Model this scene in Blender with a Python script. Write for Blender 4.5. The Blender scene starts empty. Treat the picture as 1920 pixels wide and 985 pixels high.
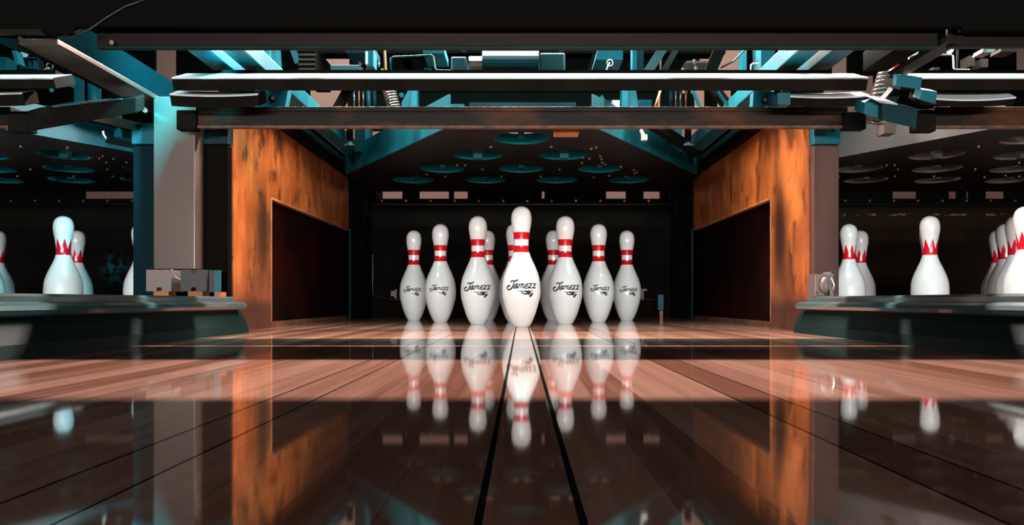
import bpy, bmesh, math, random
from mathutils import Vector, Matrix
random.seed(7)
R = random.Random(11)
C = bpy.context.scene.collection
SC = bpy.context.scene
F, CX, CY, H = 1370.0, 977.0, 565.0, 0.081      # focal length in px, optical axis, lens height over the lane


def P(px, py, Y):
    """a point of the photograph at distance Y down the lane"""
    return Vector(((px - CX) * Y / F, Y, H - (py - CY) * Y / F))


# ------------------------------------------------------------------ materials
def mat(name, col, rough=0.5, metal=0.0, col2=None, scale=20.0, stretch=(1, 1, 1), lo=0.35, hi=0.65, bump=0.0,
        coat=0.0, ior=1.5, detail=6.0, rvar=0.0, spec=0.5):
    m = bpy.data.materials.new(name)
    m.use_nodes = True
    nt = m.node_tree
    b = nt.nodes['Principled BSDF']
    b.inputs['Base Color'].default_value = (*col, 1)
    b.inputs['Roughness'].default_value = rough
    b.inputs['Metallic'].default_value = metal
    b.inputs['IOR'].default_value = ior
    b.inputs['Specular IOR Level'].default_value = spec
    b.inputs['Coat Weight'].default_value = coat
    b.inputs['Coat Roughness'].default_value = 0.08
    if col2 is not None or bump or rvar:
        tc = nt.nodes.new('ShaderNodeTexCoord')
        mp = nt.nodes.new('ShaderNodeMapping')
        mp.inputs['Scale'].default_value = stretch
        nt.links.new(tc.outputs['Object'], mp.inputs['Vector'])
        n = nt.nodes.new('ShaderNodeTexNoise')
        n.inputs['Scale'].default_value = scale
        n.inputs['Detail'].default_value = detail
        nt.links.new(mp.outputs['Vector'], n.inputs['Vector'])
        if col2 is not None:
            r = nt.nodes.new('ShaderNodeValToRGB')
            r.color_ramp.elements[0].position = lo
            r.color_ramp.elements[1].position = hi
            r.color_ramp.elements[0].color = (*col, 1)
            r.color_ramp.elements[1].color = (*col2, 1)
            nt.links.new(n.outputs['Fac'], r.inputs['Fac'])
            nt.links.new(r.outputs['Color'], b.inputs['Base Color'])
        if rvar:
            mr = nt.nodes.new('ShaderNodeMapRange')
            mr.inputs['To Min'].default_value = max(0.02, rough - rvar)
            mr.inputs['To Max'].default_value = min(1, rough + rvar)
            nt.links.new(n.outputs['Fac'], mr.inputs['Value'])
            nt.links.new(mr.outputs['Result'], b.inputs['Roughness'])
        if bump:
            bp = nt.nodes.new('ShaderNodeBump')
            bp.inputs['Strength'].default_value = bump
            bp.inputs['Distance'].default_value = 0.002
            nt.links.new(n.outputs['Fac'], bp.inputs['Height'])
            nt.links.new(bp.outputs['Normal'], b.inputs['Normal'])
    return m


def math_node(nt, op, a, b=None, c=None, clamp=False):
    n = nt.nodes.new('ShaderNodeMath')
    n.operation = op
    n.use_clamp = clamp
    for i, v in enumerate((a, b, c)):
        if v is None:
            continue
        if isinstance(v, (int, float)):
            n.inputs[i].default_value = v
        else:
            nt.links.new(v, n.inputs[i])
    return n.outputs[0]


def mix_rgb(nt, fac, a, b, mode='MIX'):
    n = nt.nodes.new('ShaderNodeMix')
    n.data_type = 'RGBA'
    n.blend_type = mode
    for sock, v in ((n.inputs[0], fac), (n.inputs[6], a), (n.inputs[7], b)):
        if isinstance(v, (int, float)):
            sock.default_value = v
        elif isinstance(v, tuple):
            sock.default_value = (*v, 1)
        else:
            nt.links.new(v, sock)
    return n.outputs[2]


def floor_material():
    m = bpy.data.materials.new('lane_wood')
    m.use_nodes = True
    nt = m.node_tree
    b = nt.nodes['Principled BSDF']
    tc = nt.nodes.new('ShaderNodeTexCoord')
    sp = nt.nodes.new('ShaderNodeSeparateXYZ')
    nt.links.new(tc.outputs['Object'], sp.inputs[0])
    X, Y = sp.outputs[0], sp.outputs[1]
    W = 0.0385
    u = math_node(nt, 'DIVIDE', math_node(nt, 'SUBTRACT', X, 0.0228), W)
    idx = math_node(nt, 'FLOOR', u)
    wn = nt.nodes.new('ShaderNodeTexWhiteNoise')
    wn.noise_dimensions = '1D'
    nt.links.new(idx, wn.inputs['W'])
    # grain
    cx = nt.nodes.new('ShaderNodeCombineXYZ')
    nt.links.new(math_node(nt, 'MULTIPLY', X, 60.0), cx.inputs[0])
    nt.links.new(math_node(nt, 'ADD', math_node(nt, 'MULTIPLY', Y, 2.2), math_node(nt, 'MULTIPLY', wn.outputs[0], 37.0)), cx.inputs[1])
    nt.links.new(math_node(nt, 'MULTIPLY', wn.outputs[0], 19.0), cx.inputs[2])
    ns = nt.nodes.new('ShaderNodeTexNoise')
    ns.inputs['Scale'].default_value = 1.6
    ns.inputs['Detail'].default_value = 5
    nt.links.new(cx.outputs[0], ns.inputs['Vector'])
    ramp = nt.nodes.new('ShaderNodeValToRGB')
    e = ramp.color_ramp.elements
    e[0].position, e[0].color = 0.3, (0.26, 0.115, 0.075, 1)
    e[1].position, e[1].color = 0.72, (0.54, 0.30, 0.215, 1)
    fac = math_node(nt, 'ADD', math_node(nt, 'MULTIPLY', ns.outputs['Fac'], 0.55), math_node(nt, 'MULTIPLY', wn.outputs[0], 0.45))
    nt.links.new(fac, ramp.inputs['Fac'])
    # every board joint, faint
    fr = math_node(nt, 'FRACT', u)
    d = math_node(nt, 'MINIMUM', fr, math_node(nt, 'SUBTRACT', 1.0, fr))
    faint = math_node(nt, 'LESS_THAN', d, 0.012)
    col = mix_rgb(nt, math_node(nt, 'MULTIPLY', faint, 0.35), ramp.outputs['Color'], (0.05, 0.02, 0.012))
    # the open, dirty joints
    dark = None
    for k in (-5, -1, -6, 0, 4, 5):
        pos = 0.0228 + W * k
        dd = math_node(nt, 'ABSOLUTE', math_node(nt, 'SUBTRACT', X, pos))
        s = math_node(nt, 'LESS_THAN', dd, 0.0016 if k in (-1, 0) else 0.0010)
        if k not in (-1, 0):
            s = math_node(nt, 'MULTIPLY', s, 0.7)
        dark = s if dark is None else math_node(nt, 'MAXIMUM', dark, s)
    seam = math_node(nt, 'LESS_THAN', math_node(nt, 'ABSOLUTE', math_node(nt, 'SUBTRACT', Y, 1.13)), 0.0016)
    dark2 = math_node(nt, 'MAXIMUM', dark, math_node(nt, 'MULTIPLY', seam, 0.75))
    col = mix_rgb(nt, dark2, col, (0.006, 0.008, 0.006))
    nt.links.new(col, b.inputs['Base Color'])
    ro = math_node(nt, 'ADD', 0.0, 0.045)
    nt.links.new(ro, b.inputs['Roughness'])
    b.inputs['IOR'].default_value = 1.8
    df = nt.nodes.new('ShaderNodeBsdfDiffuse')
    df.inputs['Color'].default_value = (0.006, 0.008, 0.007, 1)
    ms = nt.nodes.new('ShaderNodeMixShader')
    nt.links.new(math_node(nt, 'MULTIPLY', dark, 0.92), ms.inputs[0])
    nt.links.new(b.outputs[0], ms.inputs[1])
    nt.links.new(df.outputs[0], ms.inputs[2])
    nt.links.new(ms.outputs[0], nt.nodes['Material Output'].inputs['Surface'])
    # very slight ripple of the varnish
    n2 = nt.nodes.new('ShaderNodeTexNoise')
    n2.inputs['Scale'].default_value = 5.0
    n2.inputs['Detail'].default_value = 1.0
    nt.links.new(tc.outputs['Object'], n2.inputs['Vector'])
    bp = nt.nodes.new('ShaderNodeBump')
    bp.inputs['Strength'].default_value = 0.015
    bp.inputs['Distance'].default_value = 0.01
    nt.links.new(n2.outputs['Fac'], bp.inputs['Height'])
    nt.links.new(bp.outputs['Normal'], b.inputs['Normal'])
    return m


def pin_material(kind):
    m = bpy.data.materials.new('pin_' + kind)
    m.use_nodes = True
    nt = m.node_tree
    b = nt.nodes['Principled BSDF']
    tc = nt.nodes.new('ShaderNodeTexCoord')
    sp = nt.nodes.new('ShaderNodeSeparateXYZ')
    nt.links.new(tc.outputs['Object'], sp.inputs[0])
    X, Y, Z = sp.outputs
    def band(a, c):
        return math_node(nt, 'MULTIPLY', math_node(nt, 'GREATER_THAN', Z, a), math_node(nt, 'LESS_THAN', Z, c))
    if kind == 'striped':
        mask = math_node(nt, 'ADD', band(0.2755, 0.2975), band(0.2345, 0.2555))
        white, red = (0.80, 0.80, 0.79), (0.62, 0.004, 0.012)
    else:
        ang = math_node(nt, 'ARCTAN2', X, Y)
        t = math_node(nt, 'FRACT', math_node(nt, 'MULTIPLY', math_node(nt, 'ADD', ang, 0.15), 7 / (2 * math.pi)))
        tri = math_node(nt, 'ABSOLUTE', math_node(nt, 'SUBTRACT', math_node(nt, 'MULTIPLY', t, 2.0), 1.0))
        topz = math_node(nt, 'ADD', 0.264, math_node(nt, 'MULTIPLY', tri, 0.036))
        mask = math_node(nt, 'MULTIPLY', math_node(nt, 'GREATER_THAN', Z, 0.243), math_node(nt, 'LESS_THAN', Z, topz))
        white, red = (0.78, 0.79, 0.78), (0.72, 0.004, 0.02)
    n = nt.nodes.new('ShaderNodeTexNoise')
    n.inputs['Scale'].default_value = 30
    n.inputs['Detail'].default_value = 8
    oi = nt.nodes.new('ShaderNodeObjectInfo')
    va = nt.nodes.new('ShaderNodeVectorMath')
    va.operation = 'ADD'
    nt.links.new(tc.outputs['Object'], va.inputs[0])
    nt.links.new(oi.outputs['Random'], va.inputs[1])
    nt.links.new(va.outputs[0], n.inputs['Vector'])
    scuff = math_node(nt, 'MULTIPLY', math_node(nt, 'GREATER_THAN', n.outputs['Fac'], 0.68), 0.0 if kind == 'striped' else 0.35)
    w = mix_rgb(nt, scuff, white, (0.5, 0.5, 0.48))
    col = mix_rgb(nt, mask, w, red)
    nt.links.new(col, b.inputs['Base Color'])
    b.inputs['Roughness'].default_value = 0.22 if kind == 'striped' else 0.3
    b.inputs['Coat Weight'].default_value = 0.5
    b.inputs['Coat Roughness'].default_value = 0.06
    return m


def noise(nt, vec, scale, detail=6.0, rough=0.5, stretch=(1, 1, 1)):
    mp = nt.nodes.new('ShaderNodeMapping')
    mp.inputs['Scale'].default_value = stretch
    nt.links.new(vec, mp.inputs['Vector'])
    n = nt.nodes.new('ShaderNodeTexNoise')
    n.inputs['Scale'].default_value = scale
    n.inputs['Detail'].default_value = detail
    n.inputs['Roughness'].default_value = rough
    nt.links.new(mp.outputs['Vector'], n.inputs['Vector'])
    return n.outputs['Fac']


def step(nt, v, lo, hi):
    m = nt.nodes.new('ShaderNodeMapRange')
    m.interpolation_type = 'SMOOTHSTEP'
    m.inputs['From Min'].default_value = lo
    m.inputs['From Max'].default_value = hi
    nt.links.new(v, m.inputs['Value'])
    return m.outputs['Result']


def gauss(nt, a, a0, sa, b, b0, sb):
    da = math_node(nt, 'DIVIDE', math_node(nt, 'SUBTRACT', a, a0), sa)
    db = math_node(nt, 'DIVIDE', math_node(nt, 'SUBTRACT', b, b0), sb)
    q = math_node(nt, 'ADD', math_node(nt, 'MULTIPLY', da, da), math_node(nt, 'MULTIPLY', db, db))
    return math_node(nt, 'DIVIDE', 1.0, math_node(nt, 'ADD', 1.0, math_node(nt, 'MULTIPLY', q, q)))


def base(name, rough, spec):
    m = bpy.data.materials.new(name)
    m.use_nodes = True
    b = m.node_tree.nodes['Principled BSDF']
    b.inputs['Roughness'].default_value = rough
    b.inputs['Specular IOR Level'].default_value = spec
    tc = m.node_tree.nodes.new('ShaderNodeTexCoord')
    sp = m.node_tree.nodes.new('ShaderNodeSeparateXYZ')
    m.node_tree.links.new(tc.outputs['Object'], sp.inputs[0])
    return m, m.node_tree, b, tc.outputs['Object'], sp.outputs


def kickback_material():
    """stained plywood: mottled orange, dark scuffs, a burn mark ahead of the cut-out, grime along the foot"""
    m, nt, b, vec, (X, Y, Z) = base('stained_plywood', 0.36, 0.45)
    grain = noise(nt, vec, 24, 8, 0.6, (1, 1, 0.35))
    broad = noise(nt, vec, 6, 4, 0.5, (1, 1, 0.7))
    f = step(nt, math_node(nt, 'ADD', math_node(nt, 'MULTIPLY', grain, 0.5), math_node(nt, 'MULTIPLY', broad, 0.5)), 0.36, 0.64)
    col = mix_rgb(nt, f, (0.26, 0.062, 0.011), (0.52, 0.155, 0.036))
    scuff = step(nt, noise(nt, vec, 13, 10, 0.68, (1, 1, 0.6)), 0.53, 0.64)
    col = mix_rgb(nt, math_node(nt, 'MULTIPLY', scuff, 0.85), col, (0.045, 0.014, 0.005))
    large = step(nt, noise(nt, vec, 3.2, 8, 0.6), 0.47, 0.64)
    col = mix_rgb(nt, math_node(nt, 'MULTIPLY', large, 0.65), col, (0.09, 0.024, 0.007))
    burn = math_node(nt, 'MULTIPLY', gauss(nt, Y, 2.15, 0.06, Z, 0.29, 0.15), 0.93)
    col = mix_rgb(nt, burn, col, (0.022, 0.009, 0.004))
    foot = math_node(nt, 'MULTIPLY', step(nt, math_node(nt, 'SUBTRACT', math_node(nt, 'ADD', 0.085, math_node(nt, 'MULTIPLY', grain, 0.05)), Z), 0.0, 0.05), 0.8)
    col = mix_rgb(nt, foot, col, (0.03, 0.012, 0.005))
    nt.links.new(col, b.inputs['Base Color'])
    bp = nt.nodes.new('ShaderNodeBump')
    bp.inputs['Strength'].default_value = 0.15
    bp.inputs['Distance'].default_value = 0.002
    nt.links.new(grain, bp.inputs['Height'])
    nt.links.new(bp.outputs['Normal'], b.inputs['Normal'])
    return m


def curtain_material(which):
    m, nt, b, vec, (X, Y, Z) = base('pit_rubber_' + which, 0.9, 0.04)
    n = noise(nt, vec, 7, 6)
    if which == 'left':
        col = mix_rgb(nt, n, (0.0035, 0.003, 0.0022), (0.007, 0.0055, 0.004))
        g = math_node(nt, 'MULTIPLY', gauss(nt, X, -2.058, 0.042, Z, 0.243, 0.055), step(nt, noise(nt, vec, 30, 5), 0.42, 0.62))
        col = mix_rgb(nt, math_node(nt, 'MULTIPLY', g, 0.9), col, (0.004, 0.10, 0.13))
    else:
        col = mix_rgb(nt, n, (0.005, 0.003, 0.0018), (0.016, 0.009, 0.005))
        dz = math_node(nt, 'ABSOLUTE', math_node(nt, 'SUBTRACT', Z, 0.519))
        line = math_node(nt, 'MULTIPLY', math_node(nt, 'LESS_THAN', dz, 0.006), step(nt, noise(nt, vec, 45, 5, 0.6, (0.6, 1, 1.5)), 0.5, 0.6))
        col = mix_rgb(nt, line, col, (0.13, 0.05, 0.02))
    nt.links.new(col, b.inputs['Base Color'])
    return m


M = dict(
    black=mat('black_metal', (0.005, 0.0045, 0.0033), 0.7, spec=0.04),
    rubber=mat('black_rubber', (0.0035, 0.003, 0.0022), 0.9, col2=(0.007, 0.0055, 0.004), scale=6, spec=0.05),
    cover=mat('black_cover', (0.003, 0.003, 0.0024), 0.9, spec=0.05),
    wallblack=mat('black_paint', (0.012, 0.011, 0.01), 0.9),
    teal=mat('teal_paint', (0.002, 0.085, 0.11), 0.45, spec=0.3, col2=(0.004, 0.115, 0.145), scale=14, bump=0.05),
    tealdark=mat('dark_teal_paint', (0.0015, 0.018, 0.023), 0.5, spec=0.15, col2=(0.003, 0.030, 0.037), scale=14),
    tealchip=mat('chipped_teal_paint', (0.002, 0.08, 0.105), 0.45, spec=0.3, col2=(0.035, 0.018, 0.01), scale=22, lo=0.58, hi=0.66),
    grey=mat('grey_sheet_metal', (0.15, 0.113, 0.095), 0.3, 0.35, bump=0.08, scale=90),
    greybox=mat('grey_plastic', (0.20, 0.155, 0.135), 0.45),
    darkbox=mat('dark_grey_plastic', (0.035, 0.031, 0.027), 0.45),
    beam=mat('brushed_dark_steel', (0.013, 0.009, 0.007), 0.38, 0.15, spec=0.18, bump=0.05, scale=60, stretch=(0.2, 1, 4)),
    post=mat('dark_walnut', (0.050, 0.022, 0.016), 0.5, spec=0.25, col2=(0.095, 0.042, 0.031), scale=18, stretch=(1, 1, 0.12)),
    postdark=mat('dark_stained_post', (0.003, 0.0024, 0.0016), 0.7, col2=(0.006, 0.004, 0.003), spec=0.02, scale=18, stretch=(1, 1, 0.12)),
    rusty=mat('rusty_steel', (0.012, 0.0095, 0.0075), 0.5, 0.0, spec=0.12, col2=(0.12, 0.038, 0.014), scale=9, stretch=(0.6, 1, 1.6), lo=0.47, hi=0.76, bump=0.1),
    rustedge=mat('rust_edge', (0.16, 0.05, 0.016), 0.6, col2=(0.035, 0.018, 0.01), scale=40),
    bar=mat('dark_bar', (0.005, 0.0042, 0.003), 0.7, col2=(0.010, 0.0075, 0.005), scale=12, spec=0.04),
    worn=mat('worn_white_paint', (0.55, 0.60, 0.60), 0.55, col2=(0.20, 0.15, 0.11), scale=26, lo=0.55, hi=0.70, stretch=(0.35, 1, 1)),
    orange=mat('orange_wood', (0.42, 0.13, 0.03), 0.5, col2=(0.25, 0.07, 0.02), scale=20),
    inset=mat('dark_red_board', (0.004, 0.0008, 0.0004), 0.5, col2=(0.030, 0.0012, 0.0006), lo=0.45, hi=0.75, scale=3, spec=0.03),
    insetdark=mat('dark_recess', (0.016, 0.005, 0.004), 0.25),
    pinkwall=mat('pink_wall', (0.50, 0.30, 0.25), 0.85, col2=(0.56, 0.36, 0.31), scale=2),
    rawwood=mat('raw_plywood_edge', (0.50, 0.20, 0.09), 0.5, col2=(0.35, 0.12, 0.05), scale=40),
    bluesteel=mat('blue_grey_steel', (0.05, 0.075, 0.08), 0.5),
    greydeck=mat('grey_deck_paint', (0.085, 0.075, 0.07), 0.5, spec=0.2),
    tealpost=mat('blue_black_paint', (0.0012, 0.013, 0.016), 0.55, spec=0.06),
    tealmatte=mat('matte_blue_black', (0.001, 0.008, 0.010), 0.9, spec=0.0),
    sheen=mat('brushed_steel', (0.16, 0.115, 0.09), 0.3, 0.8, bump=0.05, scale=60, stretch=(4, 0.2, 1)),
    cup_teal_lit=mat('teal_lit_paint', (0.006, 0.26, 0.33), 0.4),  # teal made brighter: light on the cup walls is put into the colour
    cup_white_lit=mat('white_lit_paint', (0.26, 0.23, 0.22), 0.4),  # pale tone paints in the white light on the right lane's cups
    chrome=mat('chrome', (0.75, 0.75, 0.74), 0.15, 0.9),
    wire=mat('white_wire', (0.75, 0.74, 0.72), 0.4),
    red=mat('red_plastic', (0.6, 0.02, 0.015), 0.4),
    redwire=mat('orange_wire', (0.65, 0.12, 0.04), 0.45),
    cap=mat('bumper_cap', (0.022, 0.075, 0.08), 0.32, spec=0.35, lo=0.4, hi=0.6, col2=(0.045, 0.042, 0.038), scale=10, stretch=(1, 0.3, 1), coat=0.5),
    capside=mat('gutter_side', (0.0018, 0.011, 0.0095), 0.45, spec=0.1),
    deck=mat('dark_deck', (0.008, 0.007, 0.006), 0.5, col2=(0.011, 0.008, 0.006), scale=5, spec=0.25),
    bolt=mat('rusty_bolt', (0.45, 0.22, 0.13), 0.35, 0.6),
    copper=mat('copper', (0.5, 0.2, 0.1), 0.35, 0.7),
    ink=mat('black_ink', (0.008, 0.008, 0.008), 0.5),
    spring=mat('spring_steel', (0.22, 0.20, 0.18), 0.25, 0.8),
    hose=mat('black_hose', (0.01, 0.01, 0.01), 0.4),
    lamp=mat('lamp_housing', (0.3, 0.3, 0.3), 0.5),
    kick=kickback_material(), rubberleft=curtain_material('left'), rubberright=curtain_material('right'), floor=floor_material(), striped=pin_material('striped'), crown=pin_material('crown'),
)


# ------------------------------------------------------------------ builders
class G:
    """collects shapes into ONE mesh"""
    def __init__(s):
        s.bm = bmesh.new()

    def _faces(s, vs, fs):
        v = [s.bm.verts.new(p) for p in vs]
        for f in fs:
            try:
                s.bm.faces.new([v[i] for i in f])
            except ValueError:
                pass
        return s

    def box(s, x0, x1, y0, y1, z0, z1):
        x0, x1 = min(x0, x1), max(x0, x1)
        z0, z1 = min(z0, z1), max(z0, z1)
        vs = [(x, y, z) for z in (z0, z1) for y in (y0, y1) for x in (x0, x1)]
        return s._faces(vs, [(0, 2, 3, 1), (4, 5, 7, 6), (0, 1, 5, 4), (2, 6, 7, 3), (0, 4, 6, 2), (1, 3, 7, 5)])

    def pbox(s, px0, py0, px1, py1, Y, dep):
        """a box whose front face fills these photo pixels at distance Y"""
        a, b = P(px0, py0, Y), P(px1, py1, Y)
        return s.box(a.x, b.x, Y, Y + dep, b.z, a.z)

    def prism(s, prof, d):
        """prof: list of 3D points (closed outline), extruded by vector d"""
        d = Vector(d)
        n = len(prof)
        vs = [Vector(p) for p in prof] + [Vector(p) + d for p in prof]
        fs = [tuple(range(n)), tuple(range(2 * n - 1, n - 1, -1))] + [(i, i + n, (i + 1) % n + n, (i + 1) % n) for i in range(n)]
        return s._faces(vs, fs)

    def pprism(s, pts, Y, dep):
        return s.prism([P(x, y, Y) for x, y in pts], (0, dep, 0))

    def bar(s, a, b, w, h, up=(0, 0, 1)):
        a, b = Vector(a), Vector(b)
        t = (b - a).normalized()
        u = Vector(up)
        sx = t.cross(u)
        if sx.length < 1e-4:
            sx = t.cross(Vector((0, 1, 0)))
        sx.normalize()
        u = sx.cross(t)
        pr = [a + sx * (i * w / 2) + u * (j * h / 2) for i, j in ((-1, -1), (1, -1), (1, 1), (-1, 1))]
        return s.prism(pr, b - a)

    def tube(s, pts, r, n=8, caps=True):
        pts = [Vector(p) for p in pts]
        rings = []
        up = Vector((0, 0, 1))
        for i, p in enumerate(pts):
            t = (pts[min(i + 1, len(pts) - 1)] - pts[max(i - 1, 0)]).normalized()
            a = t.cross(up)
            if a.length < 1e-3:
                a = t.cross(Vector((0, 1, 0)))
            a.normalize()
            b = a.cross(t)
            rings.append([s.bm.verts.new(p + (a * math.cos(k * 2 * math.pi / n) + b * math.sin(k * 2 * math.pi / n)) * r) for k in range(n)])
        for q, w in zip(rings, rings[1:]):
            for k in range(n):
                s.bm.faces.new((q[k], q[(k + 1) % n], w[(k + 1) % n], w[k]))
        if caps:
            s.bm.faces.new(rings[0])
            s.bm.faces.new(rings[-1][::-1])
        return s

    def cyl(s, a, b, r, n=16):
        return s.tube([a, b], r, n)

    def lathe(s, prof, n=40, origin=(0, 0, 0)):
        o = Vector(origin)
        rings = []
        for r, z in prof:
            if r < 1e-6:
                rings.append([s.bm.verts.new(o + Vector((0, 0, z)))])
            else:
                rings.append([s.bm.verts.new(o + Vector((r * math.cos(k * 2 * math.pi / n), r * math.sin(k * 2 * math.pi / n), z))) for k in range(n)])
        for q, w in zip(rings, rings[1:]):
            for k in range(n):
                k2 = (k + 1) % n
                if len(q) == 1 and len(w) == 1:
                    continue
                if len(q) == 1:
                    s.bm.faces.new((q[0], w[k2], w[k]))
                elif len(w) == 1:
                    s.bm.faces.new((q[k], q[k2], w[0]))
                else:
                    s.bm.faces.new((q[k], q[k2], w[k2], w[k]))
        return s

    def build(s, name, m, parent=None, smooth=False, bevel=0.0, loc=None):
        bmesh.ops.recalc_face_normals(s.bm, faces=s.bm.faces)
        me = bpy.data.meshes.new(name)
        s.bm.to_mesh(me)
        s.bm.free()
        me.materials.append(M[m] if isinstance(m, str) else m)
        if smooth:
            for p in me.polygons:
                p.use_smooth = True
        o = bpy.data.objects.new(name, me)
        C.objects.link(o)
        if parent is not None:
            o.parent = parent
            o.location = -parent.location if loc is None else loc
        elif loc is not None:
            o.location = loc
        if bevel:
            bv = o.modifiers.new('bevel', 'BEVEL')
            bv.width = bevel
            bv.segments = 2
            bv.limit_method = 'ANGLE'
        return o


def thing(name, label, cat, loc=(0, 0, 0), group=None):
    o = bpy.data.objects.new(name, None)
    o.empty_display_size = 0.05
    C.objects.link(o)
    o.location = loc
    o['label'], o['category'] = label, cat
    if group:
        o['group'] = group
    return o


def tag(o, label, cat, group=None):
    o['label'], o['category'] = label, cat
    if group:
        o['group'] = group
    return o


def struct(o):
    o['kind'] = 'structure'
    return o


def dup(root, loc, label=None, mirror=False):
    r = root.copy()
    C.objects.link(r)
    r.location = loc
    if label:
        r['label'] = label
    for ch in list(root.children):
        c = ch.copy()
        C.objects.link(c)
        c.parent = r
        for g in list(ch.children):
            d = g.copy()
            C.objects.link(d)
            d.parent = c
    return r


# ------------------------------------------------------------------ the setting
struct(G().box(-4, 4, -7, 6.2, -0.05, 0).build('floor', 'floor'))
struct(G().box(-4, 4, 5.6, 5.7, 0, 2.6).build('wall_back', 'pinkwall'))
struct(G().box(-4.1, -4, -7, 6.2, 0, 2.6).build('wall_left', 'wallblack'))
struct(G().box(4, 4.1, -7, 6.2, 0, 2.6).build('wall_right', 'wallblack'))
struct(G().box(-4.1, 4.1, -7, 6.2, 2.6, 2.7).build('ceiling', 'wallblack'))

# ------------------------------------------------------------------ bowling pins
inch = 0.0254
PROF = [(0, 0), (0.98, 0.0), (1.016, 0.04), (1.414, 0.75), (1.70, 1.45), (1.953, 2.25), (2.255, 3.375), (2.35, 3.95), (2.383, 4.5), (2.36, 5.1), (2.2815, 5.875),
        (2.09, 6.6), (1.8515, 7.25), (1.54, 7.95), (1.236, 8.625), (1.08, 9.05), (0.9825, 9.375), (0.905, 9.75), (0.8985, 10), (0.91, 10.45), (0.935, 10.875),
        (1.047, 11.75), (1.203, 12.625), (1.262, 13.1), (1.2735, 13.5), (1.235, 13.9), (1.11, 14.32), (0.88, 14.66), (0.5, 14.9), (0.22, 14.98), (0, 15)]
PROF = [(r * inch, z * inch) for r, z in PROF]


def catmull(prof, sub=4):
    out = []
    n = len(prof)
    for i in range(n - 1):
        p0, p1, p2, p3 = prof[max(i - 1, 0)], prof[i], prof[i + 1], prof[min(i + 2, n - 1)]
        for k in range(sub):
            t = k / sub
            out.append(tuple(max(0.0, 0.5 * (2 * p1[j] + (p2[j] - p0[j]) * t + (2 * p0[j] - 5 * p1[j] + 4 * p2[j] - p3[j]) * t * t + (3 * p1[j] - p0[j] - 3 * p2[j] + p3[j]) * t ** 3)) for j in (0, 1)))
    out.append(prof[-1])
    return out


SMOOTH = PROF[:3] + catmull(PROF[2:], 3)[1:]
# clean up: radius zero only at both ends
SMOOTH = [SMOOTH[0]] + [(max(r, 0.0008), z) for r, z in SMOOTH[1:-1]] + [(0, 15 * inch)]


def pin_radius(z):
    for (r0, z0), (r1, z1) in zip(SMOOTH[1:], SMOOTH[2:]):
        if z0 <= z <= z1 and z1 > z0:
            return r0 + (r1 - r0) * (z - z0) / (z1 - z0)
    return 0.05


# the script logo with a hand carrying a tray, drawn as outlines and strokes on a 1576 x 985 sheet
POLYS = [
    [(300, 270), (288, 235), (310, 190), (350, 172), (420, 178), (490, 178), (550, 160), (612, 112), (625, 135), (618, 180), (580, 220), (530, 238), (468, 242), (430, 228), (380, 228), (340, 245), (315, 275)],
    [(428, 225), (470, 235), (460, 300), (440, 400), (400, 490), (340, 560), (270, 602), (210, 606), (150, 575), (120, 500), (130, 430), (170, 388), (230, 368), (280, 372), (284, 400), (265, 440), (215, 455), (175, 470), (163, 500), (178, 538), (220, 545), (280, 525), (330, 470), (375, 400), (410, 310)],
    [(607, 608), (1270, 608), (1255, 652), (640, 652), (615, 635)],
    [(735, 648), (795, 648), (830, 690), (860, 716), (900, 720), (965, 716), (990, 690), (985, 683), (900, 685), (860, 648), (1130, 648), (1175, 700), (1080, 805), (1040, 782), (900, 782), (840, 770), (780, 730)],
    [(1210, 693), (1272, 765), (1135, 912), (1078, 845)],
]
STROKES = [
    (46, [(585, 325), (545, 330), (500, 370), (462, 430), (444, 490), (460, 525), (500, 490), (550, 410), (590, 325), (570, 420), (550, 500), (575, 510), (618, 465)]),
    (44, [(672, 328), (648, 420), (622, 512)]),
    (42, [(640, 450), (690, 375), (740, 325), (770, 325), (765, 370), (735, 460), (722, 508)]),
    (42, [(735, 455), (785, 375), (830, 325), (858, 325), (850, 375), (820, 450), (808, 500), (835, 512), (890, 470)]),
    (44, [(905, 462), (975, 435), (1030, 375), (1032, 328), (990, 326), (935, 375), (902, 445), (910, 505), (960, 524), (1020, 500), (1075, 455)]),
    (46, [(1080, 300), (1105, 325), (1150, 325), (1196, 322), (1180, 360), (1125, 430), (1068, 500)]),
    (50, [(1068, 505), (1110, 485), (1140, 508), (1178, 488)]),
    (46, [(1252, 298), (1277, 325), (1322, 325), (1368, 322), (1352, 360), (1297, 430), (1243, 500)]),
    (50, [(1243, 505), (1285, 485), (1315, 508), (1355, 488)]),
]


def in_poly(x, y, poly):
    c = False
    n = len(poly)
    j = n - 1
    for i in range(n):
        xi, yi = poly[i]
        xj, yj = poly[j]
        if (yi > y) != (yj > y) and x < (xj - xi) * (y - yi) / (yj - yi) + xi:
            c = not c
        j = i
    return c


def seg_d2(x, y, a, b):
    dx, dy = b[0] - a[0], b[1] - a[1]
    l = dx * dx + dy * dy
    t = 0 if l == 0 else max(0, min(1, ((x - a[0]) * dx + (y - a[1]) * dy) / l))
    px, py = a[0] + t * dx - x, a[1] + t * dy - y
    return px * px + py * py


def logo_cells(step=9):
    cells = []
    y = 108
    while y < 916:
        x = 116
        while x < 1400:
            cx, cy = x + step / 2, y + step / 2
            if any(in_poly(cx, cy, p) for p in POLYS) or any(seg_d2(cx, cy, a, b) < (w / 2) ** 2 for w, s in STROKES for a, b in zip(s, s[1:])):
                cells.append((x, y))
            x += step
        y += step
    return cells, step


CELLS, STEP = logo_cells()


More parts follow.
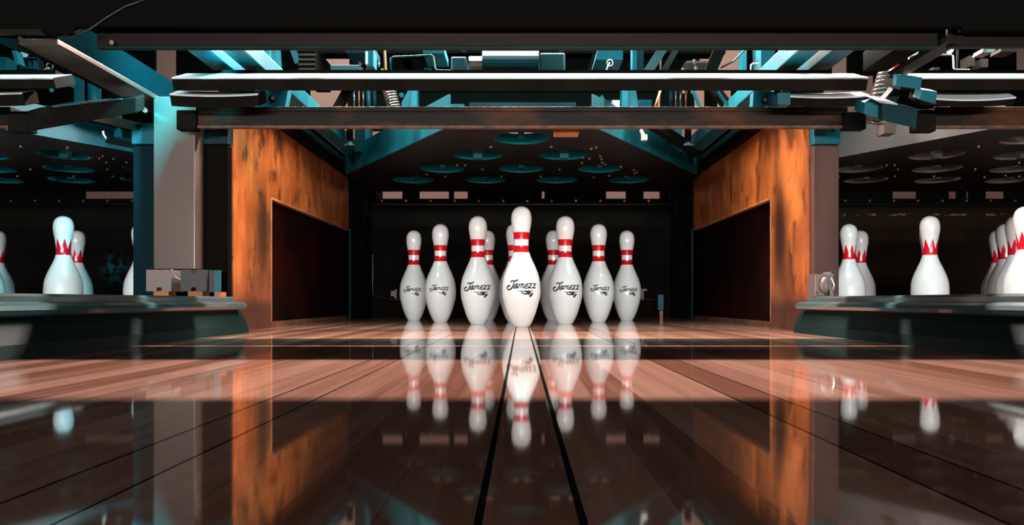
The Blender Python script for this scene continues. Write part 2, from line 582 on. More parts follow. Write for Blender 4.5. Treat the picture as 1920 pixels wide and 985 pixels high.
def logo_mesh(width, zc):
    k = width / 1270.0
    bm = bmesh.new()
    vd = {}

    def V(x, y):
        if (x, y) not in vd:
            X = (x - 757) * k
            Z = zc - (y - 500) * k
            r = pin_radius(Z) + 0.0005
            vd[(x, y)] = bm.verts.new((X, -math.sqrt(max(1e-8, r * r - X * X)), Z))
        return vd[(x, y)]
    for x, y in CELLS:
        bm.faces.new((V(x, y + STEP), V(x + STEP, y + STEP), V(x + STEP, y), V(x, y)))
    me = bpy.data.meshes.new('logo')
    bm.to_mesh(me)
    bm.free()
    me.materials.append(M['ink'])
    return me


def pin_mesh(name, m):
    o = G().lathe(SMOOTH, 48).build(name, m, smooth=True)
    me = o.data
    bpy.data.objects.remove(o)
    return me


STRIPED, CROWN = pin_mesh('striped_pin_body', 'striped'), pin_mesh('crown_pin_body', 'crown')
LOGO_BIG, LOGO_SMALL = logo_mesh(0.092, 0.122), logo_mesh(0.073, 0.124)
ROW = [2.31, 2.574, 2.838, 3.102]


def pin(x, row, label, kind, logo=None, group=None, rz=0.0, dy=0.0):
    y = ROW[row] + dy
    t = thing('bowling_pin', label, 'bowling pin', (x, y, 0), group)
    b = bpy.data.objects.new('body', STRIPED if kind == 'striped' else CROWN)
    C.objects.link(b)
    b.parent = t
    b.rotation_euler.z = rz
    if logo:
        l = bpy.data.objects.new('logo', logo)
        C.objects.link(l)
        l.parent = t
        l['label'] = 'black script lettering over a hand holding a tray'
        l.rotation_euler.z = math.atan2(-x, y) * 0.0
    return t


g = 'white pins with red stripes in the middle lane'
pin(0.001, 0, 'white pin with red stripes and black lettering, tallest and frontmost of the middle lane', 'striped', LOGO_BIG, g)
pin(-0.152, 1, 'white red-striped pin with lettering, directly left of the tallest middle pin', 'striped', LOGO_BIG, g)
pin(0.1555, 1, 'white red-striped pin with lettering, directly right of the tallest middle pin', 'striped', LOGO_BIG, g)
pin(-0.313, 2, 'white red-striped pin with lettering, second from the left in the middle lane', 'striped', LOGO_SMALL, g)
pin(-0.026, 2, 'white red-striped pin hidden behind the tallest middle pin, only its left edge showing', 'striped', None, g)
pin(0.301, 2, 'white red-striped pin with lettering, second from the right in the middle lane', 'striped', LOGO_SMALL, g)
pin(-0.455, 3, 'white red-striped pin with lettering, leftmost and small in the middle lane', 'striped', LOGO_SMALL, g)
pin(-0.142, 3, 'white red-striped pin peeking out at the right behind the pin left of the tallest', 'striped', None, g)
pin(0.137, 3, 'white red-striped pin half hidden behind the pin directly right of the tallest', 'striped', None, g)
pin(0.449, 3, 'white red-striped pin with lettering, rightmost and small in the middle lane', 'striped', LOGO_SMALL, g)

g = 'white pins with a red zigzag crown in the left lane'
LX, RX = -1.757, 1.585
pin(-1.612, 1, 'white pin with red zigzag neck, largest whole one in the left lane', 'crown', None, g, 0.1)
pin(-1.885, 3, 'white zigzag-necked pin half hidden at the right behind the largest left lane pin', 'crown', None, g, 0.5)
pin(-1.478, 2, 'white zigzag-necked pin cut off by the edge of the blue post', 'crown', None, g, 0.3)
pin(-2.222, 3, 'white zigzag-necked pin standing at the far left edge of the picture', 'crown', None, g, 0.0)
pin(-2.062, 2, 'white zigzag-necked pin, only its body edge showing at the left picture edge', 'crown', None, g, 0.2, -0.02)

g = 'white pins with a red zigzag crown in the right lane'
pin(1.594, 0, 'white pin with red zigzag neck, tallest, cut by the right picture edge', 'crown', None, g, 0.25)
pin(1.440, 1, 'white zigzag-necked pin standing alone in the middle of the right lane opening', 'crown', None, g, 0.15)
pin(1.742, 1, 'white zigzag-necked pin directly behind the tallest pin at the right edge', 'crown', None, g, 0.5)
pin(1.273, 2, 'white zigzag-necked pin nearest the brown post and silver box', 'crown', None, g, 0.35)
pin(1.582, 2, 'white zigzag-necked pin almost hidden behind the lone pin of the right lane', 'crown', None, g, 0.0)
pin(1.879, 2, 'white zigzag-necked pin, third back in the line at the right edge', 'crown', None, g, 0.45)
pin(1.440, 3, 'white zigzag-necked pin, smaller, right behind the one nearest the brown post', 'crown', None, g, 0.6)
pin(2.022, 3, 'white zigzag-necked pin, leftmost and farthest in the line at the right edge', 'crown', None, g, 0.2)

# ------------------------------------------------------------------ kickbacks (orange side walls of the pin deck)
def kickback(s, label, shown):
    """s = -1 left of the lane, +1 right; inner face at X = s*.76"""
    x0, x1 = s * 0.76, s * 0.828
    t = thing('kickback_wall', label, 'side wall', (s * 0.79, 2.6, 0))
    # board with a real cut-out
    gk = G()
    gk.box(x0, x1, 1.93, 2.222, 0, 0.622)
    gk.box(x0, x1, 2.222, 3.22, 0.396, 0.622)
    gk.box(x0, x1, 3.22, 3.30, 0.0, 0.622)
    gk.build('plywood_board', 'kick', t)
    G().box(s * 0.7585, s * 0.775, 2.222, 2.226, 0.018, 0.396).box(s * 0.7585, s * 0.775, 2.226, 3.22, 0.392, 0.396).build('cut_edge', 'rawwood', t)
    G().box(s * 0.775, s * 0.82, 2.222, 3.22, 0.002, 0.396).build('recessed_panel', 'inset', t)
    G().box(s * 0.762, s * 0.774, 2.222, 3.22, 0.0, 0.018).build('bottom_lip', 'rustedge', t)
    G().box(s * 0.757, s * 0.775, 2.235, 2.275, 0.045, 0.125).build('bumper_block', 'postdark', t, bevel=0.003)
    gs = G().box(s * 0.757, s * 0.80, 3.22, 4.0, 0.0, 0.70)
    gs.build('rear_plate', 'rubber', t)
    G().box(s * 0.752, s * 0.757, 3.222, 3.23, 0.0, 0.40).build('edge_strip', 'tealdark', t)
    return t


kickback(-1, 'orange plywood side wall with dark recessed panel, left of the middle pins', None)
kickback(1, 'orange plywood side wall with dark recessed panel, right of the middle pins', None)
# the side lanes' own walls, seen only from their far faces
for s, x0, x1, lab in ((-1, -1.012, -0.945, 'dark side wall of the left lane behind the blue post'),):
    tag(G().box(x0, x1, 1.96, 4.0, 0, 0.622).build('kickback_wall', 'postdark'), lab, 'side wall')

# black rails on top of the kickbacks
for s, w in ((-1, 'left'), (1, 'right')):
    t = thing('top_rail', 'black steel rail on top of the %s orange side wall' % w, 'rail', (s * 0.78, 2.6, 0.622))
    G().box(s * 0.735, s * 0.83, 2.0, 3.6, 0.624, 0.70).build('rail_beam', 'black', t, bevel=0.004)
    G().box(s * 0.715, s * 0.735, 2.0, 3.5, 0.66, 0.675).build('rail_flange', 'tealdark' if s < 0 else 'beam', t)

# ------------------------------------------------------------------ posts at the front of the kickbacks
def post(x0, x1, m, capm, label, y=1.905):
    t = thing('upright_post', label, 'post', ((x0 + x1) / 2, y, 0))
    G().box(x0, x1, y, y + 0.05, 0.0, 0.488).build('shaft', m, t, bevel=0.002)
    G().box(x0 - 0.002, x1 + 0.002, y - 0.004, y + 0.05, 0.490, 0.545).build('cap_plate', capm, t, bevel=0.002)
    for xx in (x0 + 0.017, x1 - 0.017):
        G().cyl((xx, y - 0.007, 0.533), (xx, y - 0.003, 0.533), 0.006, 10).build('bolt_head', 'black', t)
    return t


post(-0.832, -0.764, 'postdark', 'tealdark', 'dark post with blue cap plate, left of the left orange wall')
post(-1.012, -0.934, 'tealpost', 'teal', 'blue painted post at the left edge of the grey column')
post(0.764, 0.829, 'post', 'teal', 'brown post with blue grey cap plate, right of the right orange wall')

# ------------------------------------------------------------------ grey column and the boxes under it
t = thing('grey_column', 'tall grey sheet metal column hanging beside the left orange wall', 'column', (-0.878, 1.85, 0.162))
G().box(-0.931, -0.826, 1.85, 1.902, 0.162, 0.600).build('sheet_metal_box', 'grey', t, bevel=0.002)
G().cyl(P(291, 497, 1.85), P(291, 497, 1.848), 0.0035, 10).build('screw_hole', 'ink', t)
G().cyl(P(267, 203, 1.84), P(272, 207, 1.80), 0.006, 10).build('bolt', 'chrome', t)


def sensor_box(px0, px1, m, label):
    Y = 1.78
    c = P((px0 + px1) / 2, 548, Y)
    t = thing('sensor_box', label, 'box', c)
    a, b = P(px0, 506, Y), P(px1, 546.5, Y)
    w = b.x - a.x
    n0, n1 = a.x + 0.42 * w, a.x + 0.62 * w
    hh = a.z - b.z
    G().prism([(a.x, Y, b.z), (n0, Y, b.z), (n0, Y, b.z + .18 * hh), (n1, Y, b.z + .18 * hh), (n1, Y, b.z), (b.x, Y, b.z), (b.x, Y, a.z), (n1, Y, a.z), (n1, Y, a.z - .18 * hh),
               (n0, Y, a.z - .18 * hh), (n0, Y, a.z), (a.x, Y, a.z)], (0, 0.06, 0)).build('housing', m, t)
    G().box(a.x + 0.012, b.x - 0.012, Y + 0.012, Y + 0.05, 0.0925, b.z + 0.001).build('foot_block', 'orange', t)
    return t


sensor_box(274, 321, 'greybox', 'grey notched sensor box under the left edge of the grey column')
sensor_box(339, 385, 'darkbox', 'darker grey notched sensor box under the right edge of the grey column')
t = thing('bracket_plate', 'narrow blue bracket plate with a hole, right of the dark grey sensor box', 'bracket', P(402, 548, 1.80))
G().pbox(402, 507, 413, 548, 1.80, 0.006).build('plate', 'teal', t)
G().pbox(392, 507, 397.5, 548, 1.80, 0.03).build('side_plate', 'darkbox', t)
G().pbox(397.5, 508, 402, 547, 1.83, 0.006).build('web', 'black', t)
G().cyl(P(407.5, 526, 1.801), P(407.5, 526, 1.798), 0.0035, 12).build('hole', 'ink', t)
G().box(P(402, 0, 1.8).x, P(412, 0, 1.8).x, 1.80, 1.84, 0.0925, P(0, 548, 1.8).z).build('foot_block', 'orange', t)
cable = [P(322, 505, 1.80), P(325, 514, 1.80), P(331, 521, 1.80), P(340, 525, 1.80)]
tag(G().tube(cable, 0.0012, 6).build('cable', 'wire', smooth=True), 'thin pale cable looping between the two sensor boxes', 'cable')

# silver photo-cell box at the foot of the right post
t = thing('photocell', 'silver photocell box with oval lens at the foot of the brown post', 'sensor', P(1545, 562, 1.80))
G().pbox(1528, 514, 1546, 555, 1.80, 0.045).build('mounting_plate', 'grey', t, bevel=0.001)
q = P(1546, 535, 1.795)
gl = G()
gl.bm.verts.ensure_lookup_table()
mtx = Matrix.Translation(q) @ Matrix.Diagonal((0.012, 0.014, 0.020, 1))
bmesh.ops.create_uvsphere(gl.bm, u_segments=20, v_segments=12, radius=1.0, matrix=mtx)
gl.build('lens', 'greybox', t, smooth=True)
G().pbox(1556, 510, 1559, 556, 1.79, 0.04).build('clamp_plate', 'chrome', t)
G().pbox(1559, 514, 1563, 520, 1.79, 0.03).pbox(1559, 548, 1563, 555, 1.79, 0.03).tube([P(1560, 520, 1.79), P(1564, 534, 1.79), P(1560, 548, 1.79)], 0.0025, 8).build('clip', 'chrome', t)
G().cyl(P(1533, 549, 1.80), P(1533, 549, 1.797), 0.004, 12).build('screw_hole', 'ink', t)
q0, q1 = P(1528, 0, 1.8), P(1560, 0, 1.8)
G().box(q0.x, q1.x, 1.80, 1.845, 0.0925, P(0, 555, 1.8).z).build('foot_block', 'orange', t)

# ------------------------------------------------------------------ lane dividers: round capped kerbs running along the lane
def divider(s, xin, xout, label):
    t = thing('lane_divider', label, 'lane divider', ((xin + xout) / 2, 1.0, 0))
    w = abs(xout - xin)
    def X(d):
        return xin + s * d
    side = [(0.0, 0), (0.004, 0.02), (0.015, 0.045), (0.024, 0.060), (w - 0.024, 0.060), (w - 0.015, 0.045), (w - 0.004, 0.02), (w, 0)]
    G().prism([(X(d), -0.6, z) for d, z in side], (0, 2.48, 0)).build('gutter_side', 'capside', t)
    cap = [(0.010, 0.0585), (0.002, 0.0615), (-0.003, 0.068), (-0.001, 0.0745), (0.008, 0.0785), (0.02, 0.080), (w - 0.02, 0.080), (w - 0.008, 0.0785), (w + 0.001, 0.0745), (w + 0.003, 0.068), (w - 0.002, 0.0615), (w - 0.010, 0.0585)]
    G().prism([(X(d), -0.6, z) for d, z in cap], (0, 2.46, 0)).build('rounded_cap', 'cap', t, smooth=False)
    top = [(0.02, 0.0800), (0.020, 0.088), (0.027, 0.0922), (w - 0.027, 0.0922), (w - 0.020, 0.088), (w - 0.02, 0.0800)]
    G().prism([(X(d), -0.6, z) for d, z in top], (0, 2.44, 0)).build('top_strip', 'cap', t)
    return t


divider(-1, -0.70, -1.07, 'low dark kerb with rounded grey blue cap, left of the middle lane')
divider(1, 0.70, 0.89, 'low dark kerb with rounded grey blue cap, right of the middle lane')

# ------------------------------------------------------------------ masking panels, front beams
for x0, x1, z0, lab in ((-0.88, 0.87, 0.6227, 'wide black overhead panel above the middle lane'),
                        (-2.9, -0.88, 0.609, 'black overhead panel above the left lane'),
                        (0.87, 2.9, 0.6155, 'black overhead panel above the right lane')):
    mp_ = tag(G().box(x0, x1, 1.44, 1.455, z0, 2.6).build('masking_panel', 'cover'), lab, 'overhead panel')
    if 'left' in lab:
        G().box(-2.6, -0.935, 1.425, 1.4395, 0.605, 0.612).build('panel_lip', 'beam', mp_)
t = thing('front_beam', 'dark brown steel beam spanning the top of the middle lane', 'beam', (0, 1.47, 0.60))
G().box(-0.86, 0.845, 1.48, 1.492, 0.598, 0.675).build('channel', 'beam', t, bevel=0.003)
G().box(-0.86, 0.845, 1.478, 1.494, 0.594, 0.597).build('bottom_flange', 'tealdark', t)
G().cyl(P(210, 78, 1.48), P(209, 80, 1.465), 0.004, 10).build('bolt', 'bolt', t)
t = thing('front_beam', 'brown steel beam at the upper right above the right lane', 'beam', (1.5, 1.47, 0.60))
G().box(0.866, 2.6, 1.48, 1.492, 0.595, 0.675).build('channel', 'beam', t, bevel=0.003)
G().cyl(P(1782, 80, 1.48), P(1782, 80, 1.475), 0.008, 10).build('slot_bolt', 'black', t)

# long beams running back over the dividers
t = thing('side_beam', 'brushed steel beam running back above the left kerb to the grey column', 'beam', (-0.96, 1.7, 0.594))
G().box(-1.005, -0.926, 1.46, 1.955, 0.594, 0.606).build('lower_flange', 'sheen', t, bevel=0.002)
G().box(-0.940, -0.926, 1.46, 1.955, 0.606, 0.664).build('web', 'tealmatte', t)
G().box(-1.012, -1.005, 1.46, 1.955, 0.592, 0.612).build('edge_strip', 'bar', t)
t = thing('side_beam', 'brown steel beam running back above the right kerb', 'beam', (0.83, 1.8, 0.60))
G().box(0.795, 0.85, 1.50, 1.70, 0.615, 0.66).build('box_section', 'bar', t, bevel=0.002)
G().box(0.85, 0.885, 1.46, 1.70, 0.60, 0.612).build('lower_flange', 'beam', t)

# ------------------------------------------------------------------ sweep bars of each lane
YA, YB, YC = 1.68, 1.70, 1.80


def tilted_plank(g_face, g_top, x0, x1, ytop, yedge, ybot, Y, dep, sag=0.0):
    """a plank tipped forward: its paint-worn upper face shows; pixel rows are read at distance Y"""
    N = 10 if sag else 1
    rise = (dep * (CY - ytop) + Y * (yedge - ytop)) / F
    for i in range(N):
        q = []
        for x in (x0 + (x1 - x0) * i / N, x0 + (x1 - x0) * (i + 1) / N):
            u = (x - x0) / (x1 - x0)
            d = sag * 4 * u * (1 - u)
            X = (x - CX) * Y / F
            ft = Vector((X, Y, H - (yedge + d - CY) * Y / F))
            fb = Vector((X, Y + 0.010, H - (ybot + d - CY) * (Y + 0.010) / F))
            bk = Vector((0, dep, rise))
            q.append((ft, fb, ft + bk, fb + bk))
        (a, b, c, d), (e, f, g_, h) = q
        g_face._faces([a, b, c, d, e, f, g_, h], [(0, 1, 5, 4), (0, 4, 6, 2), (1, 3, 7, 5), (2, 6, 7, 3), (0, 2, 3, 1), (4, 5, 7, 6)])
        up = Vector((0, -0.0006, 0.0014))
        dn = Vector((0, -0.0008, -0.0022))
        g_top._faces([a + dn, e + dn, e + up, a + up, g_ + up, c + up], [(0, 1, 2, 3), (3, 2, 4, 5)])
    if g_face.bm.verts:
        bmesh.ops.remove_doubles(g_face.bm, verts=g_face.bm.verts, dist=0.0002)
        bmesh.ops.remove_doubles(g_top.bm, verts=g_top.bm.verts, dist=0.0002)


def sweep(label, x, upper, shorts, channel, blocks, brackets=()):
    """the bars hanging across one lane, given by their pixel spans"""
    t = thing('sweep_bar', label, 'sweep bar', (x, YC, 0.5))
    f, w = G(), G()
    tilted_plank(f, w, upper[0], upper[1], upper[2], upper[3], upper[4], YA, 0.075)
    f.build('upper_plank', 'bar', t)
    w.build('worn_edge', 'worn', t)
    G().box((max(upper[0], -900) + 40 - CX) * YA / F, (upper[1] - 40 - CX) * YA / F, 1.765, 1.838, 0.617, 0.640).build('shadow_strip', 'bar', t)  # unseen strip, added to widen the upper plank's shadow on the lane
    for x0, x1, y0, y1, y2, sg in shorts:
        f, w = G(), G()
        tilted_plank(f, w, x0, x1, y0, y1, y2, YB, 0.05, sag=sg)
        f.build('short_plank', 'bar', t)
        w.build('worn_edge', 'worn', t)
    for r in brackets:
        G().pbox(*r, YB - 0.004, 0.03).build('end_bracket', 'tealchip', t)
    a, b = P(channel[0], 209, YC), P(channel[1], 236, YC)
    G().box(a.x, b.x, YC, YC + 0.008, b.z, a.z).box(a.x, b.x, YC, YC + 0.11, a.z, a.z + 0.012).build('lower_channel', 'rusty', t, bevel=0.002)
    G().box(a.x, b.x, YC - 0.004, YC + 0.010, b.z - 0.006, b.z).build('rusted_lip', 'rustedge', t)
    for x0, y0, x1, y1 in blocks:
        G().pbox(x0, y0, x1, y1, YC - 0.012, 0.03).build('end_block', 'bar', t, bevel=0.003)
    return t


sweep('dark sweep bars with worn white upper edge across the middle lane', 0, (322, 1628, 139, 146.5, 170), [(318, 484, 171, 177, 199, 3), (1466, 1632, 173, 180, 198, 3)], (366, 1590),
      [(330, 206, 367, 243), (1583, 209, 1625, 242)], [(1458, 174, 1482, 196)])
sweep('dark sweep bars at the upper left across the left lane', LX, (-1200, 100, 141, 147, 166), [(-160, 42, 171, 175, 198, 2)], (-1200, 20), [(14, 208, 56, 247)])
right_sweep = sweep('dark sweep bars with worn edge at the upper right across the right lane', RX, (1692, 2900, 139, 146.5, 169), [(1729, 1905, 170, 183, 196, 5)], (1752, 2900), [(1716, 205, 1756, 246)])
tag(G().pbox(1040, 238, 1086, 249, 1.85, 0.05).build('wood_scrap', 'orange'), 'small orange wooden block under the lower rusty channel', 'wood block')

# the linkage arm of the left lane's sweep and of the right lane's sweep
t = thing('linkage_arm', 'black sloping linkage arm at the left below the steel beam', 'arm', P(150, 210, 1.74))
G().prism([P(52, 208, 1.74), P(100, 199, 1.74), P(255, 183, 1.74), P(255, 212, 1.74), P(60, 246, 1.74), P(48, 246, 1.74)], (0, 0.04, 0.018)).build('arm_plate', 'bar', t, bevel=0.002)
G().prism([P(98, 198, 1.738), P(228, 184, 1.738), P(228, 186.5, 1.738), P(98, 201.5, 1.738)], (0, 0.045, 0)).build('worn_edge', 'tealchip', t)
t = thing('linkage_arm', 'blue painted box arm between the middle and right lane sweep bars', 'arm', P(1670, 210, 1.70))
G().prism([P(1622, 193, 1.66), P(1658, 186, 1.66), P(1660, 226, 1.66), P(1620, 214, 1.66)], (0, 0.05, 0.022)).build('front_box', 'teal', t, bevel=0.002)
G().prism([P(1655, 190, 1.64), P(1722, 205, 1.64), P(1718, 241, 1.64), P(1655, 226, 1.64)], (0, 0.05, 0.022)).build('slanted_plate', 'tealdark', t, bevel=0.002)
G().prism([P(1640, 187, 1.638), P(1682, 194, 1.638), P(1684, 197, 1.638), P(1650, 193, 1.638)], (0, 0.05, 0.024)).build('worn_edge', 'worn', t)
G().prism([P(1655, 190, 1.75), P(1690, 150, 1.75), P(1704, 152, 1.75), P(1680, 193, 1.75)], (0, 0.02, 0.01)).build('link_strap', 'tealdark', t)
t = right_sweep
G().prism([P(1681, 140, 1.58), P(1730, 145, 1.58), P(1727, 168, 1.58), P(1679, 162, 1.58)], (0, 0.015, 0.007)).build('end_bracket', 'teal', t, bevel=0.002)
G().prism([P(1730, 168, 1.58), P(1758, 172, 1.58), P(1755, 196, 1.58), P(1724, 187, 1.58)], (0, 0.03, 0.014)).build('end_bracket', 'teal', t, bevel=0.002)

# ------------------------------------------------------------------ pin deck: black plate with ten cups above the pins
ZD = 0.595


def fill_with_holes(outer, holes, z0, z1):
    bm = bmesh.new()
    edges = []
    for loop in [outer] + holes:
        vs = [bm.verts.new((x, y, z0)) for x, y in loop]
        edges += [bm.edges.new((vs[i], vs[(i + 1) % len(vs)])) for i in range(len(vs))]
    r = bmesh.ops.triangle_fill(bm, use_beauty=True, use_dissolve=False, edges=edges)
    faces = [f for f in r['geom'] if isinstance(f, bmesh.types.BMFace)]
    ex = bmesh.ops.extrude_face_region(bm, geom=faces)
    for v in ex['geom']:
        if isinstance(v, bmesh.types.BMVert):
            v.co.z = z1
    gx = G()
    gx.bm.free()
    gx.bm = bm
    return gx


def pin_table(off, label, paint='teal'):
    t = thing('pin_table', label, 'pinsetter table', (off, 2.7, ZD))
    def put(gx, name, m, **k):
        o = gx.build(name, m, t, **k)
        o.location = Vector((off, 0, 0)) - t.location
        return o
    outer = [(-0.20, 2.13), (0.20, 2.13), (0.69, 2.93), (0.69, 3.40), (-0.69, 3.40), (-0.69, 2.93)]
    spots = [(0, ROW[0]), (-.152, ROW[1]), (.152, ROW[1]), (-.305, ROW[2]), (0, ROW[2]), (.305, ROW[2]), (-.457, ROW[3]), (-.152, ROW[3]), (.152, ROW[3]), (.457, ROW[3])]
    rr = 0.088
    holes = [[(x + rr * math.cos(k * math.pi / 16), y + rr * math.sin(k * math.pi / 16)) for k in range(32)] for x, y in spots]
    put(fill_with_holes(outer, holes, ZD, ZD + 0.012), 'plate', 'deck')
    for x, y in spots:
        gc = G()
        gc.lathe([(rr - 0.001, ZD + 0.001), (rr - 0.001, ZD + 0.035), (rr + 0.004, ZD + 0.035), (rr + 0.004, ZD + 0.001), (rr - 0.001, ZD + 0.001)], 32, (x, y, 0))
        put(gc, 'pin_cup', 'cup_teal_lit' if paint == 'teal' else 'cup_white_lit', smooth=True)
        put(G().lathe([(0, ZD + 0.062), (0.105, ZD + 0.062), (0.105, ZD + 0.068), (0, ZD + 0.068)], 24, (x, y, 0)), 'cup_shade_disc', 'black')  # black disc added above each cup to keep light out of it
        hw, lowz = (0.015, ZD - 0.012) if y == ROW[1] else (0.010, ZD + 0.004)
        gg = G().box(x - hw, x + hw, y - 0.012, y + 0.012, lowz, ZD + 0.04)
        gg.bar((x + 0.014, y, ZD + 0.03), (x + 0.085, y + 0.02, ZD + 0.055), 0.012, 0.012)
        put(gg, 'gripper', paint)
    for s in (-1, 1):
        a, b = Vector((s * 0.205, 2.125, 0)), Vector((s * 0.70, 2.93, 0))
        n = Vector((s * 0.85, -0.52, 0)) * 0.006
        pr = [a + Vector((0, 0, ZD - 0.006)), b + Vector((0, 0, ZD - 0.006)), b + Vector((0, 0, ZD + 0.088)), a + Vector((0, 0, ZD + 0.088))]
        put(G().prism(pr, n), 'side_rail', paint)
        put(G().box(s * 0.69, s * 0.70, 2.93, 3.4, ZD - 0.006, ZD + 0.05), 'side_flange', 'tealdark')
    put(G().box(-0.205, 0.205, 2.119, 2.125, ZD - 0.006, ZD + 0.05), 'front_rail', 'black')
    put(G().bar((0.36, 2.30, 0.672), (0.685, 2.83, 0.655), 0.03, 0.03), 'guide_tube', 'beam')
    bolts = [(-.10, 2.42), (.10, 2.42), (.235, 2.45), (.25, 2.43), (-.24, 2.75), (-.21, 2.75), (.22, 2.60), (.245, 2.62), (.28, 2.58), (.29, 2.63), (.225, 2.70), (.30, 2.70), (.315, 2.73), (.38, 2.78), (.44, 2.85), (.46, 2.9),
             (.455, 2.93), (-.15, 2.84), (.15, 2.84), (-.38, 2.95), (.36, 2.98), (-.08, 3.0), (.08, 3.0), (-.31, 3.0), (.30, 3.02), (.43, 3.0)]
    base = None
    for x, y in bolts:
        if base is None:
            base = G().lathe([(0, -0.006), (0.003, -0.006), (0.005, -0.003), (0.005, 0.0), (0, 0)], 8).build('bolt', 'bolt', t, loc=(0, 0, 0))
            o = base
        else:
            o = base.copy()
            C.objects.link(o)
        o.location = (x, y - 2.7, 0)
    return t


pin_table(0, 'black plate with ten round cups over the middle pins')
pin_table(LX, 'black plate with round cups over the left lane pins')
pin_table(RX + 0.03, 'black plate with round cups over the right lane pins', 'greydeck')

# ------------------------------------------------------------------ pit: rubber cushion, rail with bolts, slotted frame
def pit(off, x0, x1, slots, label, label2, cm='rubber'):
    t = thing('pit_cushion', label, 'pit cushion', (off, 3.72, 0))
    def put(gx, name, m, par=t, **k):
        o = gx.build(name, m, par, **k)
        return o
    YP = 3.70
    put(G().box(x0, x1, YP, YP + 0.04, 0.0, 0.585), 'rubber_curtain', cm)
    put(G().box(x0, x1, YP - 0.02, YP - 0.001, 0.572, 0.598), 'top_rail', 'black', bevel=0.003)
    put(G().box(x0, x1, YP - 0.024, YP - 0.001, 0.566, 0.571), 'rail_lip', 'beam')
    px = x0 + 0.06
    while px < x1 - 0.03:
        put(G().cyl((px, YP - 0.026, 0.586), (px, YP - 0.019, 0.586), 0.006, 8), 'bolt', 'bolt')
        px += 0.122
    f = thing('slotted_frame', label2, 'frame', (off, YP, 0.6))
    xs = x0
    for a, b in sorted(slots) + [(x1, None)]:
        G().box(xs, a, YP - 0.01, YP + 0.02, 0.598, 0.640).build('blanking_plate', 'black', f)
        xs = b
    G().box(x0, x1, YP - 0.02, YP + 0.03, 0.640, 0.70).build('top_beam', 'black', f)
    return t


def slot(*pairs):
    return [((a - CX) * 3.7 / F, (b - CX) * 3.7 / F) for a, b in pairs]


pit(0, -0.76, 0.76, slot((706, 755), (786, 842), (851, 877), (1016, 1021), (1136, 1174), (1206, 1238), (1254, 1257)), 'black rubber cushion with bolted rail behind the middle pins', 'black slotted frame above the cushion behind the middle pins')
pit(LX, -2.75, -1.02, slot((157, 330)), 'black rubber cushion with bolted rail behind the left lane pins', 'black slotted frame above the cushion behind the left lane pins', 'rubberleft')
pit(RX, 0.84, 2.75, slot((1672, 1721), (1777, 1796), (1810, 1819), (1846, 1886)), 'black rubber cushion with bolted rail behind the right lane pins', 'black slotted frame above the cushion behind the right lane pins', 'rubberright')
# small gear in the pit
t = thing('pit_plunger', 'small blue rod with orange tip at the right rear of the middle pins', 'plunger', P(1239, 598, 3.55))
G().pbox(1234, 553, 1244, 582, 3.55, 0.03).build('rod', 'teal', t)
G().pbox(1237, 583, 1243, 599, 3.55, 0.02).build('tip', 'orange', t)
t = thing('pit_tray', 'thin wire tray frame low behind the leftmost middle pin', 'wire frame', P(740, 598, 3.685))
fr = [P(699, 478, 3.685), P(699, 555, 3.685), P(735, 562, 3.685), P(1248, 562, 3.685)]
G().tube(fr, 0.0018, 6).build('wire', 'spring', t)
G().pbox(733, 546, 742, 556, 3.675, 0.02).pbox(740, 543, 744, 560, 3.685, 0.01).build('clip', 'greybox', t)
G().pbox(1198, 542, 1213, 546, 3.675, 0.02).pbox(1203, 546, 1207, 563, 3.685, 0.01).build('clip', 'greybox', t)

# ------------------------------------------------------------------ the pinsetting machines above
def helix(a, b, r, turns, n=12):
    a, b = Vector(a), Vector(b)
    t = (b - a).normalized()
    u = t.cross(Vector((0, 1, 0.2))).normalized()
    v = t.cross(u)
    N = turns * n
    return [a + (b - a) * (i / N) + (u * math.cos(2 * math.pi * i / n) + v * math.sin(2 * math.pi * i / n)) * r for i in range(N + 1)]


t = thing('pinsetter', 'blue and black pinsetting machine above the middle pins', 'pinsetting machine', (0, 2.8, 0.7))
def part(gx, name, m, **k):
    return gx.build(name, m, t, **k)

for s in (-1, 1):
    part(G().box(s * 0.635, s * 0.685, 1.62, 3.4, 0.655, 0.70), 'side_rail', 'teal', bevel=0.003)
    part(G().box(s * 0.715, s * 0.765, 1.62, 3.4, 0.655, 0.70), 'side_rail', 'tealchip', bevel=0.003)
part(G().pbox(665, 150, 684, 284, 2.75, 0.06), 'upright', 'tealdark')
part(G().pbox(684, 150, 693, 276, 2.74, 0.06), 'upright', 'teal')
part(G().pbox(1255, 150, 1264, 272, 2.74, 0.06), 'upright', 'teal')
part(G().pbox(1264, 150, 1279, 284, 2.75, 0.06), 'upright', 'teal')
part(G().pprism([(753, 205), (753, 192), (765, 170), (765, 150), (771, 150), (771, 205)], 2.45, 0.05), 'upright', 'teal')
part(G().pbox(771, 150, 782, 205, 2.44, 0.05), 'upright', 'teal')
part(G().pbox(1166, 150, 1178, 205, 2.44, 0.05), 'upright', 'teal')
part(G().pprism([(1178, 150), (1190, 150), (1195, 185), (1196, 205), (1178, 205)], 2.45, 0.05), 'upright', 'teal')
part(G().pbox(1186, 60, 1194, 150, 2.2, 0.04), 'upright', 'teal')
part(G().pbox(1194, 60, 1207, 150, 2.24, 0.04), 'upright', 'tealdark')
part(G().pbox(1392, 60, 1400, 150, 2.3, 0.04), 'upright', 'teal')
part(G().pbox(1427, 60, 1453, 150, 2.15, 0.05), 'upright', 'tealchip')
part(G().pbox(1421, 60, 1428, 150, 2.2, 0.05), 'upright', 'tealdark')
part(G().pprism([(490, 60), (503, 60), (507, 150), (496, 150)], 2.3, 0.04), 'upright', 'teal')
part(G().pprism([(503, 60), (517, 60), (523, 150), (507, 150)], 2.32, 0.04), 'upright', 'tealchip')
